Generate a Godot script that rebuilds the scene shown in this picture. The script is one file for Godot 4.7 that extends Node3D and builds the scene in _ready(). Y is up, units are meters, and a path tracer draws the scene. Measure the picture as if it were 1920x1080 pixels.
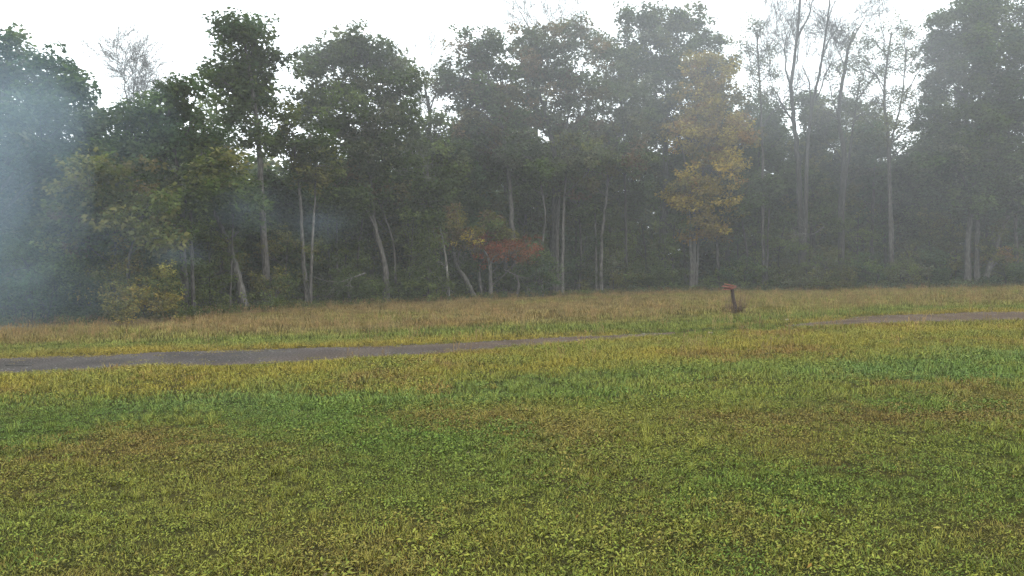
extends Node3D

# ---------------------------------------------------------------- view
const FOCAL := 1507.0          # focal length in pixels of the 1920-wide photograph
const EYE := Vector3(0, 2.5, 0)
const PITCH := -1.33
const SLOPE := 0.018           # the field rises gently to the right

var rng := RandomNumberGenerator.new()
var eye_basis := Basis.from_euler(Vector3(deg_to_rad(PITCH), 0, 0))
var patch_noise := FastNoiseLite.new()
var fine_noise := FastNoiseLite.new()
var bump_noise := FastNoiseLite.new()
var leaf_material: StandardMaterial3D
var grass_material: StandardMaterial3D
var bark := {}
var clusters := {}
var taken := {}


class Shape:                   # collects triangles for one mesh
	var v := PackedVector3Array()
	var n := PackedVector3Array()
	var c := PackedColorArray()
	var i := PackedInt32Array()

	func tube(points: Array, radii: Array, sides: int, tint := Color.WHITE, lump := 0.0, seed_at := 0.0) -> void:
		var start := v.size()
		var last := points.size() - 1
		for k in points.size():
			var along: Vector3 = (points[mini(k + 1, last)] - points[maxi(k - 1, 0)]).normalized()
			var side := along.cross(Vector3(0.31, 0.12, 0.94)).normalized()
			var other := along.cross(side)
			for s in sides:
				var a := TAU * s / sides
				var out := side * cos(a) + other * sin(a)
				var r: float = radii[k] * (1.0 + lump * sin(a * 3.0 + k * 1.7 + seed_at) + lump * 0.6 * sin(a * 2.0 - k * 2.9 + seed_at * 2.0))
				v.append(points[k] + out * r)
				n.append(out)
				c.append(tint)
		for k in last:
			for s in sides:
				var a := start + k * sides + s
				var b := start + k * sides + (s + 1) % sides
				i.append_array([a, b, a + sides, b, b + sides, a + sides])
		var tip := v.size()
		v.append(points[last] + (points[last] - points[last - 1]).normalized() * radii[last])
		n.append((points[last] - points[last - 1]).normalized())
		c.append(tint)
		for s in sides:
			i.append_array([start + last * sides + s, start + last * sides + (s + 1) % sides, tip])

	func tri(a: Vector3, b: Vector3, d: Vector3, tint: Color) -> void:
		var k := v.size()
		var up := (d - a).cross(b - a).normalized()
		v.append_array([a, b, d])
		n.append_array([up, up, up])
		c.append_array([tint, tint, tint])
		i.append_array([k, k + 1, k + 2])

	func quad(a: Vector3, b: Vector3, d: Vector3, e: Vector3, tint: Color) -> void:
		tri(a, b, d, tint)
		tri(a, d, e, tint)

	func mesh() -> ArrayMesh:
		var m := ArrayMesh.new()
		for k in range(0, i.size(), 3):                    # front faces run clockwise
			var a := i[k]
			var b := i[k + 1]
			var d := i[k + 2]
			if (v[b] - v[a]).cross(v[d] - v[a]).dot(n[a] + n[b] + n[d]) > 0.0:
				i[k + 1] = d
				i[k + 2] = b
		var arrays := []
		arrays.resize(Mesh.ARRAY_MAX)
		arrays[Mesh.ARRAY_VERTEX] = v
		arrays[Mesh.ARRAY_NORMAL] = n
		arrays[Mesh.ARRAY_COLOR] = c
		arrays[Mesh.ARRAY_INDEX] = i
		m.add_surface_from_arrays(Mesh.PRIMITIVE_TRIANGLES, arrays)
		return m


# ---------------------------------------------------------------- naming
func numbered(called: String) -> String:
	taken[called] = taken.get(called, -1) + 1
	return called if taken[called] == 0 else "%s_%03d" % [called, taken[called]]


func tag(o: Node, label := "", category := "", group := "", kind := "") -> void:
	if label: o.set_meta("label", label)
	if category: o.set_meta("category", category)
	if group: o.set_meta("group", group)
	if kind: o.set_meta("kind", kind)


func thing(called: String, at_point: Vector3, label: String, category: String, group := "") -> Node3D:
	var o := Node3D.new()
	o.name = numbered(called)
	o.position = at_point
	add_child(o)
	tag(o, label, category, group)
	return o


func obj(called: String, m: Mesh, mat: Material, parent: Node = null) -> MeshInstance3D:
	var o := MeshInstance3D.new()
	o.mesh = m
	o.material_override = mat
	if parent:
		o.name = called
		parent.add_child(o, true)
	else:
		o.name = numbered(called)
		add_child(o)
	return o


func scatter(called: String, m: Mesh, mat: Material, places: Array, tints: PackedColorArray, parent: Node = null) -> MultiMeshInstance3D:
	var mm := MultiMesh.new()
	mm.transform_format = MultiMesh.TRANSFORM_3D
	mm.use_colors = true
	mm.mesh = m
	mm.instance_count = places.size()
	for k in places.size():
		mm.set_instance_transform(k, places[k])
		mm.set_instance_color(k, tints[k])
	var o := MultiMeshInstance3D.new()
	o.multimesh = mm
	o.material_override = mat
	o.set_meta("kind", "stuff")
	if parent:
		o.name = called
		parent.add_child(o, true)
	else:
		o.name = numbered(called)
		add_child(o)
	return o


# ---------------------------------------------------------------- places
func at(px: float, py: float, depth: float) -> Vector3:
	var dir := eye_basis * Vector3((px - 960.0) / FOCAL, -(py - 540.0) / FOCAL, -1.0)
	return EYE + dir * (depth / -dir.z)


func ground_height(x: float, z: float) -> float:
	var y := SLOPE * x + bump_noise.get_noise_2d(x, z) * 0.10
	return y - 0.05 * smoothstep(0.0, 1.0, 1.0 - absf(track_offset(x, -z)) / 4.0) * track_share(x)


func on_ground(px: float, depth: float) -> Vector3:
	var p := at(px, 540.0, depth)
	return Vector3(p.x, ground_height(p.x, p.z), p.z)


func lookup(table: Array, x: float) -> float:
	if x <= table[0][0]:
		return table[0][1]
	for k in table.size() - 1:
		if x <= table[k + 1][0]:
			return lerpf(table[k][1], table[k + 1][1], (x - table[k][0]) / (table[k + 1][0] - table[k][0]))
	return table[-1][1]


const WOOD_EDGE := [[-300, 40], [0, 42], [200, 43], [330, 46.5], [460, 51.6], [600, 57.5], [800, 64], [960, 68.5], [1100, 74], [1300, 78.5], [1500, 76], [1920, 75], [2300, 74]]
const TRACK := [[-40.0, 18.0], [-14.8, 23.3], [-5.85, 24.8], [0.7, 28.0], [5.7, 29.8], [16.2, 35.3], [22.6, 36.4], [50.0, 41.0]]
const TRACK_WIDTH := [[-40.0, 5.8], [-14.8, 5.5], [-5.85, 4.3], [-2.0, 3.0], [1.5, 2.1], [4.5, 1.0], [6.5, 0.3], [11.0, 0.3], [13.0, 2.0], [16.0, 4.0], [22.0, 5.4], [50.0, 5.5]]


func wood_edge(px: float) -> float:
	return lookup(WOOD_EDGE, px)


func edge_depth_at(x: float, depth: float) -> float:
	return wood_edge(960.0 + x / depth * FOCAL)


func track_offset(x: float, depth: float) -> float:
	return depth - lookup(TRACK, x)


func track_share(x: float) -> float:
	return clampf(lookup(TRACK_WIDTH, x) / 5.0, 0.0, 1.0)


# ---------------------------------------------------------------- colours (real-world, linear)
const GREEN := Color(0.100, 0.128, 0.044)
const DEEP := Color(0.074, 0.096, 0.042)
const BLUISH := Color(0.072, 0.112, 0.064)
const LIGHT := Color(0.150, 0.175, 0.055)
const OLIVE := Color(0.165, 0.150, 0.050)
const YELLOW := Color(0.430, 0.305, 0.070)
const ORANGE := Color(0.360, 0.180, 0.045)
const RED := Color(0.330, 0.095, 0.055)
const RUSSET := Color(0.190, 0.118, 0.075)
const GREY := Color(0.138, 0.138, 0.104)

const TURF_GREEN := Color(0.122, 0.176, 0.032)
const TURF_LUSH := Color(0.122, 0.182, 0.048)
const TURF_OLIVE := Color(0.195, 0.196, 0.036)
const TURF_YELLOW := Color(0.290, 0.215, 0.034)
const TURF_BROWN := Color(0.205, 0.135, 0.042)
const TURF_TAN := Color(0.250, 0.185, 0.080)
const TURF_RUST := Color(0.240, 0.120, 0.050)


func turf(x: float, depth: float) -> Color:
	var z := -depth
	var n1 := patch_noise.get_noise_2d(x * 1.0, z * 1.6)
	var n2 := patch_noise.get_noise_2d(x * 3.1 + 90.0, z * 4.4)
	var n3 := fine_noise.get_noise_2d(x, z)
	var off := track_offset(x, depth) + n1 * 3.2 + n2 * 1.0
	var c := TURF_OLIVE.lerp(TURF_GREEN, smoothstep(-0.35, 0.45, n2 + n1 * 0.6))
	if off < 0.0:
		var band := depth - (16.6 + 0.31 * x) + n1 * 4.6 + n2 * 2.4 + n3 * 0.8          # lush stripe in the middle of the lawn
		var lush := smoothstep(3.2, 0.8, absf(band))
		var warm := smoothstep(1.0, 3.6, band)                               # dry strip between the stripe and the track
		var dry := smoothstep(1.8, 0.6, absf(band + 4.6 + n2)) * smoothstep(-0.5, 0.25, n1 + n3 * 0.7)
		c = c.lerp(TURF_BROWN, clampf(dry * 0.8, 0, 1))
		c = c.lerp(TURF_BROWN, smoothstep(0.18, 0.5, n3 - n2 * 0.5) * 0.55)
		c = c.lerp(TURF_YELLOW.lerp(TURF_OLIVE, smoothstep(-0.25, 0.35, n3)), warm * 0.7)
		c = c.lerp(TURF_RUST, warm * smoothstep(0.2, 0.45, n2) * 0.6)
		c = c.lerp(TURF_LUSH.lerp(TURF_GREEN, smoothstep(-0.3, 0.3, n3)), lush * (0.45 + 0.45 * smoothstep(-0.3, 0.2, n2)))
	else:
		c = TURF_OLIVE.lerp(TURF_TAN, 0.3)
		c = c.lerp(TURF_YELLOW, smoothstep(3.4, 1.6, off) * 0.8)
		var green_strip := smoothstep(3.0, 1.0, absf(off - 5.4))
		c = c.lerp(TURF_GREEN.lerp(TURF_OLIVE, 0.35), green_strip * 0.8)
		var far := smoothstep(7.5, 11.0, off)
		c = c.lerp(TURF_TAN.lerp(TURF_BROWN, smoothstep(-0.3, 0.35, n3 + n2 * 0.5)), far * (0.7 - 0.5 * smoothstep(6.0, 22.0, x)))
		c = c.lerp(TURF_RUST, far * smoothstep(0.15, 0.5, n2 - n1 * 0.4) * 0.35)
		c = c.lerp(TURF_OLIVE, far * smoothstep(0.1, 0.45, n1 - n3 * 0.4) * 0.6)
	# the overgrown middle of the track is green
	c = c.lerp(TURF_GREEN, smoothstep(2.2, 0.8, absf(track_offset(x, depth) - 0.5)) * smoothstep(3.0, 6.0, x) * smoothstep(13.5, 10.0, x) * 0.8)
	return c


# ---------------------------------------------------------------- materials
func noise_texture(frequency: float, octaves: int, low: Color, high: Color, size := 512, sd := 1) -> NoiseTexture2D:
	var f := FastNoiseLite.new()
	f.seed = sd
	f.frequency = frequency
	f.fractal_octaves = octaves
	var g := Gradient.new()
	g.set_color(0, low)
	g.set_color(1, high)
	var t := NoiseTexture2D.new()
	t.width = size
	t.height = size
	t.seamless = true
	t.noise = f
	t.color_ramp = g
	return t


func make_bark(called: String, tone: Color) -> void:
	var m := StandardMaterial3D.new()
	m.resource_name = called
	m.albedo_color = tone.linear_to_srgb()
	m.albedo_texture = noise_texture(0.02, 5, Color(0.22, 0.22, 0.2), Color(1, 1, 1), 256, taken.size() + 5)
	m.uv1_triplanar = true
	m.uv1_scale = Vector3(1.6, 0.35, 1.6)
	m.roughness = 0.9
	m.heightmap_enabled = true
	m.heightmap_texture = m.albedo_texture
	m.heightmap_scale = 2.0
	bark[called] = m


func make_materials() -> void:
	make_bark("grey", Color(0.165, 0.148, 0.136))
	make_bark("dark", Color(0.09, 0.08, 0.075))
	make_bark("dead", Color(0.34, 0.32, 0.29))
	make_bark("pale", Color(0.215, 0.195, 0.178))
	leaf_material = StandardMaterial3D.new()
	leaf_material.resource_name = "leaves"
	leaf_material.vertex_color_use_as_albedo = true
	leaf_material.roughness = 0.55
	leaf_material.metallic_specular = 0.2
	leaf_material.cull_mode = BaseMaterial3D.CULL_DISABLED
	leaf_material.backlight_enabled = true
	leaf_material.backlight = Color(0.85, 0.95, 0.5)
	grass_material = StandardMaterial3D.new()
	grass_material.resource_name = "grass"
	grass_material.vertex_color_use_as_albedo = true
	grass_material.roughness = 0.6
	grass_material.metallic_specular = 0.12
	grass_material.cull_mode = BaseMaterial3D.CULL_DISABLED
	grass_material.backlight_enabled = true
	grass_material.backlight = Color(0.3, 0.33, 0.12)


# ---------------------------------------------------------------- leaf sprays
func leaf_cluster(count: int, radius: float, flat: float, size: float, droop: float) -> ArrayMesh:
	var s := Shape.new()
	for k in count:
		var dir := Vector3(rng.randfn(), rng.randfn(), rng.randfn()).normalized()
		var p := dir * radius * pow(rng.randf(), 0.45)
		p.y *= flat
		var length := size * rng.randf_range(0.7, 1.3)
		var out := (Vector3(dir.x, 0, dir.z).normalized() * 0.7 + Vector3(rng.randfn(), rng.randfn() * 0.5 - droop, rng.randfn()) * 0.5).normalized()
		var side := out.cross(Vector3(rng.randfn() * 0.9, 1, rng.randfn() * 0.9)).normalized()
		var up := side.cross(out)
		var w := length * rng.randf_range(0.28, 0.36)
		var lift := up * length * 0.08
		var b := 0.42 + 1.35 * pow(rng.randf(), 1.6)
		var tint := Color(b * rng.randf_range(0.9, 1.12), b, b * rng.randf_range(0.8, 1.15))
		var mid := p + out * length * 0.45
		var tip := p + out * length - up * length * 0.12
		var start := s.v.size()
		s.v.append_array([p, mid + side * w + lift, tip, mid - side * w + lift])
		s.n.append_array([up, up, up, up])
		s.c.append_array([tint, tint, tint, tint])
		s.i.append_array([start, start + 1, start + 2, start, start + 2, start + 3])
	return s.mesh()


func make_clusters() -> void:
	clusters["broad"] = [leaf_cluster(40, 0.66, 0.6, 0.27, 0.25), leaf_cluster(36, 0.62, 0.7, 0.29, 0.35)]
	clusters["fine"] = [leaf_cluster(30, 0.6, 0.8, 0.19, 0.3)]
	clusters["low"] = [leaf_cluster(40, 0.42, 0.6, 0.15, 0.3)]


# ---------------------------------------------------------------- trees
func along_curve(points: Array, t: float) -> Vector3:
	var f := clampf(t, 0.0, 1.0) * (points.size() - 1)
	var k := mini(int(f), points.size() - 2)
	var p0: Vector3 = points[maxi(k - 1, 0)]
	var p1: Vector3 = points[k]
	var p2: Vector3 = points[k + 1]
	var p3: Vector3 = points[mini(k + 2, points.size() - 1)]
	return p1.cubic_interpolate(p2, p0, p3, f - k)


func limb(s: Shape, from: Vector3, to: Vector3, r0: float, r1: float, steps: int, sides: int, rise: float, wobble: float) -> Array:
	var pts := []
	var rad := []
	var mid := from.lerp(to, 0.5) + Vector3(rng.randfn() * wobble, rise, rng.randfn() * wobble)
	for k in steps + 1:
		var t := float(k) / steps
		var p := from.lerp(mid, t).lerp(mid.lerp(to, t), t)
		if k > 0 and k < steps:
			p += Vector3(rng.randfn(), rng.randfn(), rng.randfn()) * wobble * 0.18
		pts.append(p)
		rad.append(lerpf(r0, r1, pow(t, 0.75)))
	s.tube(pts, rad, sides)
	return pts


# stems: [[base radius in pixels, [px, py], ...], ...], the first point's py ignored (it stands on the ground); lobes: [[px, py, rx, ry], ...]
func tree(called: String, label: String, depth: float, stems: Array, lobes: Array, palette: Array, dens := 1.0, wood := "grey", leaf := "broad", category := "tree", group := "") -> Node3D:
	var per_px := depth / FOCAL
	var base := on_ground(stems[0][1][0], depth)
	var root := thing(called, base, label, category, group)
	var spines := []
	var stem_radii := []
	var full := 0
	for st in stems:
		var raw := []
		for k in range(1, st.size()):
			var dz := 0.0 if k == 1 else rng.randfn() * 0.35
			var p := on_ground(st[k][0], depth) - Vector3(0, 0.15, 0) if k == 1 else at(st[k][0], st[k][1], depth + dz)
			if k == 1:
				p += Vector3(0, 0, rng.randfn() * 0.25) if full > 0 else Vector3.ZERO
			raw.append(p - base)
		full += 1
		var n := maxi(10, raw.size() * 5)
		var pts := []
		var rad := []
		var r0: float = st[0] * per_px
		for k in n + 1:
			var t := float(k) / n
			var p := along_curve(raw, t)
			if k > 0:
				p += Vector3(rng.randfn(), 0, rng.randfn()) * r0 * 0.12
			pts.append(p)
			rad.append(r0 * (lerpf(1.0, 0.34, t) + 0.55 * pow(1.0 - t, 14.0)))
		var s := Shape.new()
		s.tube(pts, rad, 9, Color.WHITE, 0.09, rng.randf() * 6.0)
		obj("trunk", s.mesh(), bark[wood], root)
		spines.append(pts)
		stem_radii.append(r0)
	var places := []
	var tints := PackedColorArray()
	var twigs := Shape.new()
	for lo in lobes:
		var centre := at(lo[0], lo[1], depth + rng.randf_range(-1.4, 1.4)) - base
		var rx: float = lo[2] * per_px * 1.1
		var ry: float = lo[3] * per_px * 1.1
		var rz := clampf(rx * 1.05, 0.5, 3.4)
		# the nearest stem carries the lobe
		var best := 0
		var nearest := 1e9
		for k in spines.size():
			for q in [0.4, 0.7, 1.0]:
				var dd: float = along_curve(spines[k], q).distance_to(centre)
				if dd < nearest:
					nearest = dd
					best = k
		var spine: Array = spines[best]
		var reach: float = 1e9
		var join := 1
		for k in range(1, spine.size()):
			var flat := Vector2(spine[k].x - centre.x, spine[k].z - centre.z).length()
			var want: float = absf(spine[k].y - (centre.y - 0.75 * flat - 0.2 * ry))
			if want < reach:
				reach = want
				join = k
		var r_here: float = stem_radii[best] * lerpf(0.75, 0.3, float(join) / spine.size())
		var pts := limb(twigs, spine[join], centre, minf(r_here * 0.65, 0.2), 0.04, 6, 5, 0.1 * nearest, 0.25)
		for q in int(clampf(rx * ry * 2.2, 4, 12)):
			var dir := Vector3(rng.randfn(), rng.randfn() * 0.8 + 0.35, rng.randfn()).normalized()
			var end := centre + dir * Vector3(rx, ry, rz) * 0.9
			limb(twigs, along_curve(pts, rng.randf_range(0.55, 1.0)), end, 0.05, 0.013, 4, 3, 0.15, 0.2)
		# sprays of leaves gathered into clumps on the lobe
		var area := rx * ry + ry * rz + rx * rz
		var many := int(area * 5.6 * dens) + 6
		var clump := Vector3.ZERO
		var shade := Color.WHITE
		var left := 0
		for q in many:
			if left <= 0:
				left = rng.randi_range(4, 8)
				var dir := Vector3(rng.randfn(), rng.randfn(), rng.randfn()).normalized()
				clump = centre + dir * Vector3(rx, ry, rz) * pow(rng.randf_range(0.12, 1.0), 0.4)
				shade = palette[rng.randi() % palette.size()]
				shade = shade.lerp(palette[rng.randi() % palette.size()], rng.randf() * 0.5) * rng.randf_range(0.68, 1.42)
			left -= 1
			var p := clump + Vector3(rng.randfn() * 0.48, rng.randfn() * 0.34, rng.randfn() * 0.48)
			var sz := rng.randf_range(0.7, 1.25)
			places.append(Transform3D(Basis.from_euler(Vector3(rng.randfn() * 0.25, rng.randf() * TAU, rng.randfn() * 0.25)).scaled(Vector3.ONE * sz), p))
			var tint := shade * rng.randf_range(0.88, 1.14)
			tints.append(Color(tint.r, tint.g, tint.b))
	if twigs.v.size():
		tag(obj("branches", twigs.mesh(), bark[wood], root), "", "", "", "stuff")
	if places.size():
		var kinds: Array = clusters[leaf]
		scatter("crown", kinds[rng.randi() % kinds.size()], leaf_material, places, tints, root)
	return root


func grow(s: Shape, from: Vector3, dir: Vector3, length: float, radius: float, level: int, spread: float, lift: float) -> void:
	var pts := [from]
	var rad := [radius]
	var p := from
	var d := dir
	var steps := 5 if level > 1 else 3
	var tip_r := maxf(radius * 0.5, 0.011)
	for k in steps:
		d = (d + Vector3(rng.randfn(), rng.randfn() * 0.6 + lift, rng.randfn()) * 0.2).normalized()
		p += d * length / steps
		pts.append(p)
		rad.append(lerpf(radius, tip_r, float(k + 1) / steps))
	s.tube(pts, rad, 6 if level > 3 else (4 if level > 1 else 3))
	if level <= 0:
		return
	var kids := 5
	for k in kids:
		var t := rng.randf_range(0.35, 1.0) if k else 1.0
		var q := along_curve(pts, t)
		var side := d.cross(Vector3(rng.randfn(), rng.randfn(), rng.randfn())).normalized()
		var nd := (d + side * (rng.randf_range(0.45, 1.25) if k else 0.3) * spread + Vector3(0, lift * 0.3, 0)).normalized()
		grow(s, q, nd, length * rng.randf_range(0.5, 0.78), maxf(tip_r * rng.randf_range(0.5, 0.8), 0.011), level - 1, spread, lift)


# a leafless tree: stems as above; heads: [[px, py of the start, px, py it aims at, radius px, levels], ...]
func bare_tree(called: String, label: String, depth: float, stems: Array, heads: Array, wood := "grey", spread := 0.8, lobes := [], palette := [], dens := 0.2) -> Node3D:
	var root := tree(called, label, depth, stems, lobes, palette, dens, wood, "fine")
	var per_px := depth / FOCAL
	var s := Shape.new()
	for h in heads:
		var a := at(h[0], h[1], depth) - root.position
		var b := at(h[2], h[3], depth + rng.randf_range(-1.0, 1.0)) - root.position
		grow(s, a, (b - a).normalized(), a.distance_to(b) * 0.75, h[4] * per_px, h[5], spread, 0.15)
	tag(obj("bare_branches", s.mesh(), bark[wood], root), "", "", "", "stuff")
	return root


func wood_tree(label: String, px: float, depth: float, top: float, half: float, palette: Array, dens: float) -> void:
	var base_y := 505.0 + (960.0 - px) * 0.018 + 2.5 * FOCAL / depth
	var lean := rng.randf_range(-14, 14)
	var crown_low := lerpf(base_y, top, 0.30)
	var stems := [[rng.randf_range(3.5, 6.0) * 62.0 / depth, [px, -1], [px + lean * 0.4, lerpf(base_y, top, 0.35)], [px + lean, lerpf(base_y, top, 0.65)], [px + lean * 1.2, lerpf(base_y, top, 0.9)]]]
	var lobes := []
	for k in 9:
		var t := (k + rng.randf()) / 9.0
		var wide := half * (0.55 + 0.55 * sin(PI * clampf(t * 0.8 + 0.15, 0, 1)))
		lobes.append([px + lean + rng.randf_range(-0.75, 0.75) * wide, lerpf(crown_low, top + half * 0.35, t), wide * rng.randf_range(0.45, 0.7), half * rng.randf_range(0.4, 0.6)])
	tree("wood_tree", label, depth, stems, lobes, palette, dens, "dark" if rng.randf() < 0.5 else "grey", "broad", "tree", "trees deep in the misty wood")


func shrub(called: String, label: String, px: float, depth: float, lobes: Array, palette: Array, dens := 1.2, leaf := "low") -> void:
	var stems := []
	for lo in lobes:
		stems.append([1.2, [lerpf(px, lo[0], 0.45), -1], [lerpf(px, lo[0], 0.75), lo[1] + lo[3] * 0.4], [lo[0], lo[1]]])
	tree(called, label, depth, stems, lobes, palette, dens, "dark", leaf, "shrub")


# ---------------------------------------------------------------- grass
func clump(count: int, radius: float, low: float, high: float, width: float, curl: float, segments: int) -> ArrayMesh:
	var s := Shape.new()
	for k in count:
		var a := rng.randf() * TAU
		var r := radius * sqrt(rng.randf())
		var p := Vector3(cos(a) * r, -0.01, sin(a) * r)
		var length := rng.randf_range(low, high)
		var turn := rng.randf() * TAU
		var out := Vector3(cos(turn), 0, sin(turn))
		var side := Vector3(-out.z, 0, out.x) * width * rng.randf_range(0.6, 1.2) * 0.5
		var bend := rng.randf_range(0.15, 1.0) * curl
		var start := rng.randf_range(0.1, 0.7)
		var b := 0.25 + 1.85 * pow(rng.randf(), 1.5)
		var tint := Color(b * rng.randf_range(0.88, 1.2), b, b * rng.randf_range(0.75, 1.2))
		if rng.randf() < 0.12:
			tint = Color(b * 1.5, b * 1.15, b * 0.9)
		var first := s.v.size()
		for q in segments + 1:
			var t := float(q) / segments
			var ang := start + bend * t
			var up := Vector3(0, 1, 0) * cos(ang) + out * -sin(ang)
			var w := side * (1.0 - 0.85 * t)
			s.v.append_array([p - w, p + w])
			var nrm := (out * -cos(ang) + Vector3(0, 1, 0) * sin(ang) * 1.0 + Vector3(0, 0.35, 0)).normalized()
			s.n.append_array([nrm, nrm])
			s.c.append_array([tint, tint])
			p += (Vector3(0, 1, 0) * cos(ang) + out * sin(ang)) * length / segments
		for q in segments:
			var f := first + q * 2
			s.i.append_array([f, f + 1, f + 2, f + 1, f + 3, f + 2])
	return s.mesh()


func broad_weed(count: int, radius: float, size: float) -> ArrayMesh:
	var s := Shape.new()
	for k in count:
		var a := rng.randf() * TAU
		var r := radius * sqrt(rng.randf())
		var p := Vector3(cos(a) * r, rng.randf_range(0.02, 0.075), sin(a) * r)
		var turn := rng.randf() * TAU
		var out := Vector3(cos(turn), rng.randf_range(-0.5, 0.35), sin(turn)).normalized()
		var side := out.cross(Vector3(rng.randfn() * 0.4, 1, rng.randfn() * 0.4)).normalized()
		var up := side.cross(out)
		var length := size * rng.randf_range(0.6, 1.35)
		var w := length * 0.2
		var b := 0.3 + 1.8 * pow(rng.randf(), 1.6)
		var tint := Color(b * rng.randf_range(0.85, 1.05), b * 1.05, b * rng.randf_range(0.8, 1.2))
		var start := s.v.size()
		s.v.append_array([p, p + out * length * 0.4 + side * w, p + out * length * 0.9 + side * w * 0.4 - up * length * 0.15, p + out * length - up * length * 0.25, p + out * length * 0.4 - side * w])
		s.n.append_array([up, up, up, up, up])
		s.c.append_array([tint, tint, tint, tint, tint])
		s.i.append_array([start, start + 1, start + 2, start, start + 2, start + 3, start, start + 3, start + 4])
	return s.mesh()


func lay_grass(called: String, label: String, meshes: Array, near: float, far: float, spacing: float, tall: float) -> void:
	var places := []
	var tints := PackedColorArray()
	for q in meshes.size():
		places.append([])
	var tint_lists := []
	for q in meshes.size():
		tint_lists.append(PackedColorArray())
	var depth := near
	while depth < far:
		var half := depth * 0.66 + 1.5
		var x := -half
		while x < half:
			var px := x + rng.randf_range(-0.5, 0.5) * spacing * 1.3
			var pd := depth + rng.randf_range(-0.5, 0.5) * spacing * 1.3
			x += spacing
			if pd > edge_depth_at(px, pd) + 1.5 + rng.randf():
				continue
			var w := lookup(TRACK_WIDTH, px)
			var off := absf(track_offset(px, pd))
			var bare := w * 0.5 * (1.0 + 0.5 * fine_noise.get_noise_2d(px * 0.6, pd * 2.2)) - off - 0.5 * maxf(0.0, patch_noise.get_noise_2d(px * 5.0, pd * 5.0))
			if bare > 0.25 and rng.randf() > (0.06 if px < 8.0 else 0.18):
				continue
			var sz := rng.randf_range(0.75, 1.3) * maxf(0.82, 1.0 + 0.5 * patch_noise.get_noise_2d(px * 2.0, pd * 2.0)) * tall
			if bare > -0.6:
				sz *= 0.6
			var beyond := track_offset(px, pd)
			if beyond > 8.0:
				sz *= 1.0 + 0.6 * smoothstep(0.0, 0.4, fine_noise.get_noise_2d(px, pd * 1.5))
			var tone := turf(px + rng.randfn() * 0.5, maxf(4.0, pd + rng.randfn() * 0.6)) * rng.randf_range(0.8, 1.22)
			if beyond > 5.0:
				tone = tone * (1.0 + 0.55 * fine_noise.get_noise_2d(px * 1.5, pd * 2.0))
			var kind := rng.randi() % meshes.size()
			places[kind].append(Transform3D(Basis(Vector3.UP, rng.randf() * TAU).scaled(Vector3(sz, sz * rng.randf_range(0.8, 1.2), sz)), Vector3(px, ground_height(px, -pd), -pd)))
			tint_lists[kind].append(Color(tone.r, tone.g, tone.b))
		depth += spacing
	# the variants of one sward lie under one root
	var root := Node3D.new()
	root.name = numbered(called)
	add_child(root)
	tag(root, label, "grass", "", "stuff")
	for q in meshes.size():
		scatter("grass_blades", meshes[q], grass_material, places[q], tint_lists[q], root)


# ---------------------------------------------------------------- scene
func _ready() -> void:
	rng.seed = 20
	patch_noise.seed = 4
	patch_noise.frequency = 0.055
	patch_noise.fractal_octaves = 3
	fine_noise.seed = 9
	fine_noise.frequency = 0.28
	fine_noise.fractal_octaves = 3
	bump_noise.seed = 2
	bump_noise.frequency = 0.06

	var cam := Camera3D.new()
	cam.name = "camera"
	cam.position = EYE
	cam.basis = eye_basis
	cam.fov = rad_to_deg(2.0 * atan(540.0 / FOCAL))
	cam.far = 2000.0
	cam.current = true
	add_child(cam)

	var env := Environment.new()
	env.background_mode = Environment.BG_SKY
	var sky_look := ProceduralSkyMaterial.new()
	sky_look.sky_top_color = Color(0.94, 0.985, 1.0)
	sky_look.sky_horizon_color = Color(0.965, 0.985, 1.0)
	sky_look.sky_curve = 0.2
	sky_look.ground_bottom_color = Color(0.25, 0.27, 0.2)
	sky_look.ground_horizon_color = Color(0.25, 0.27, 0.2)
	sky_look.sky_energy_multiplier = 1.25
	var sky := Sky.new()
	sky.sky_material = sky_look
	env.sky = sky
	env.tonemap_mode = Environment.TONE_MAPPER_LINEAR
	env.tonemap_exposure = 1.85
	env.sdfgi_enabled = true
	env.ssao_enabled = true
	env.ssil_enabled = true
	env.fog_enabled = true
	env.fog_density = 0.0009
	env.fog_light_color = Color(0.99, 0.985, 0.975)
	env.volumetric_fog_enabled = true
	env.volumetric_fog_density = 0.0
	var world := WorldEnvironment.new()
	world.name = "world"
	world.environment = env
	add_child(world)

	var sun := DirectionalLight3D.new()
	sun.name = "overcast_sun"
	sun.light_energy = 0.3
	sun.light_color = Color(1.0, 0.97, 0.92)
	sun.light_angular_distance = 25.0
	sun.shadow_enabled = true
	sun.rotation_degrees = Vector3(-48, 35, 0)
	add_child(sun)

	make_materials()
	make_clusters()
	build_ground()
	build_far_wood()
	build_wood()
	build_front_trees()
	build_saplings()
	build_shrubs()
	dead_branch("pale crooked dead branch hanging before the leafless forked tree", 1545, 425, wood_edge(1520) - 0.3, 1490, 448, 3)
	dead_branch("pale dead branch arching low left of the crooked grey trunk's foot", 685, 512, wood_edge(660) - 0.2, 625, 528, 2)
	dead_branch("broken pale branch hanging right of the red-leaved tree", 945, 505, wood_edge(960) - 0.3, 985, 515, 2)
	dead_branch("thin dead branch standing in the weeds left of the central pale trunks", 1016, 558, wood_edge(1016) - 0.5, 1008, 500, 2)
	build_undergrowth()
	build_post()
	build_mist()
	build_grass()


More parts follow.
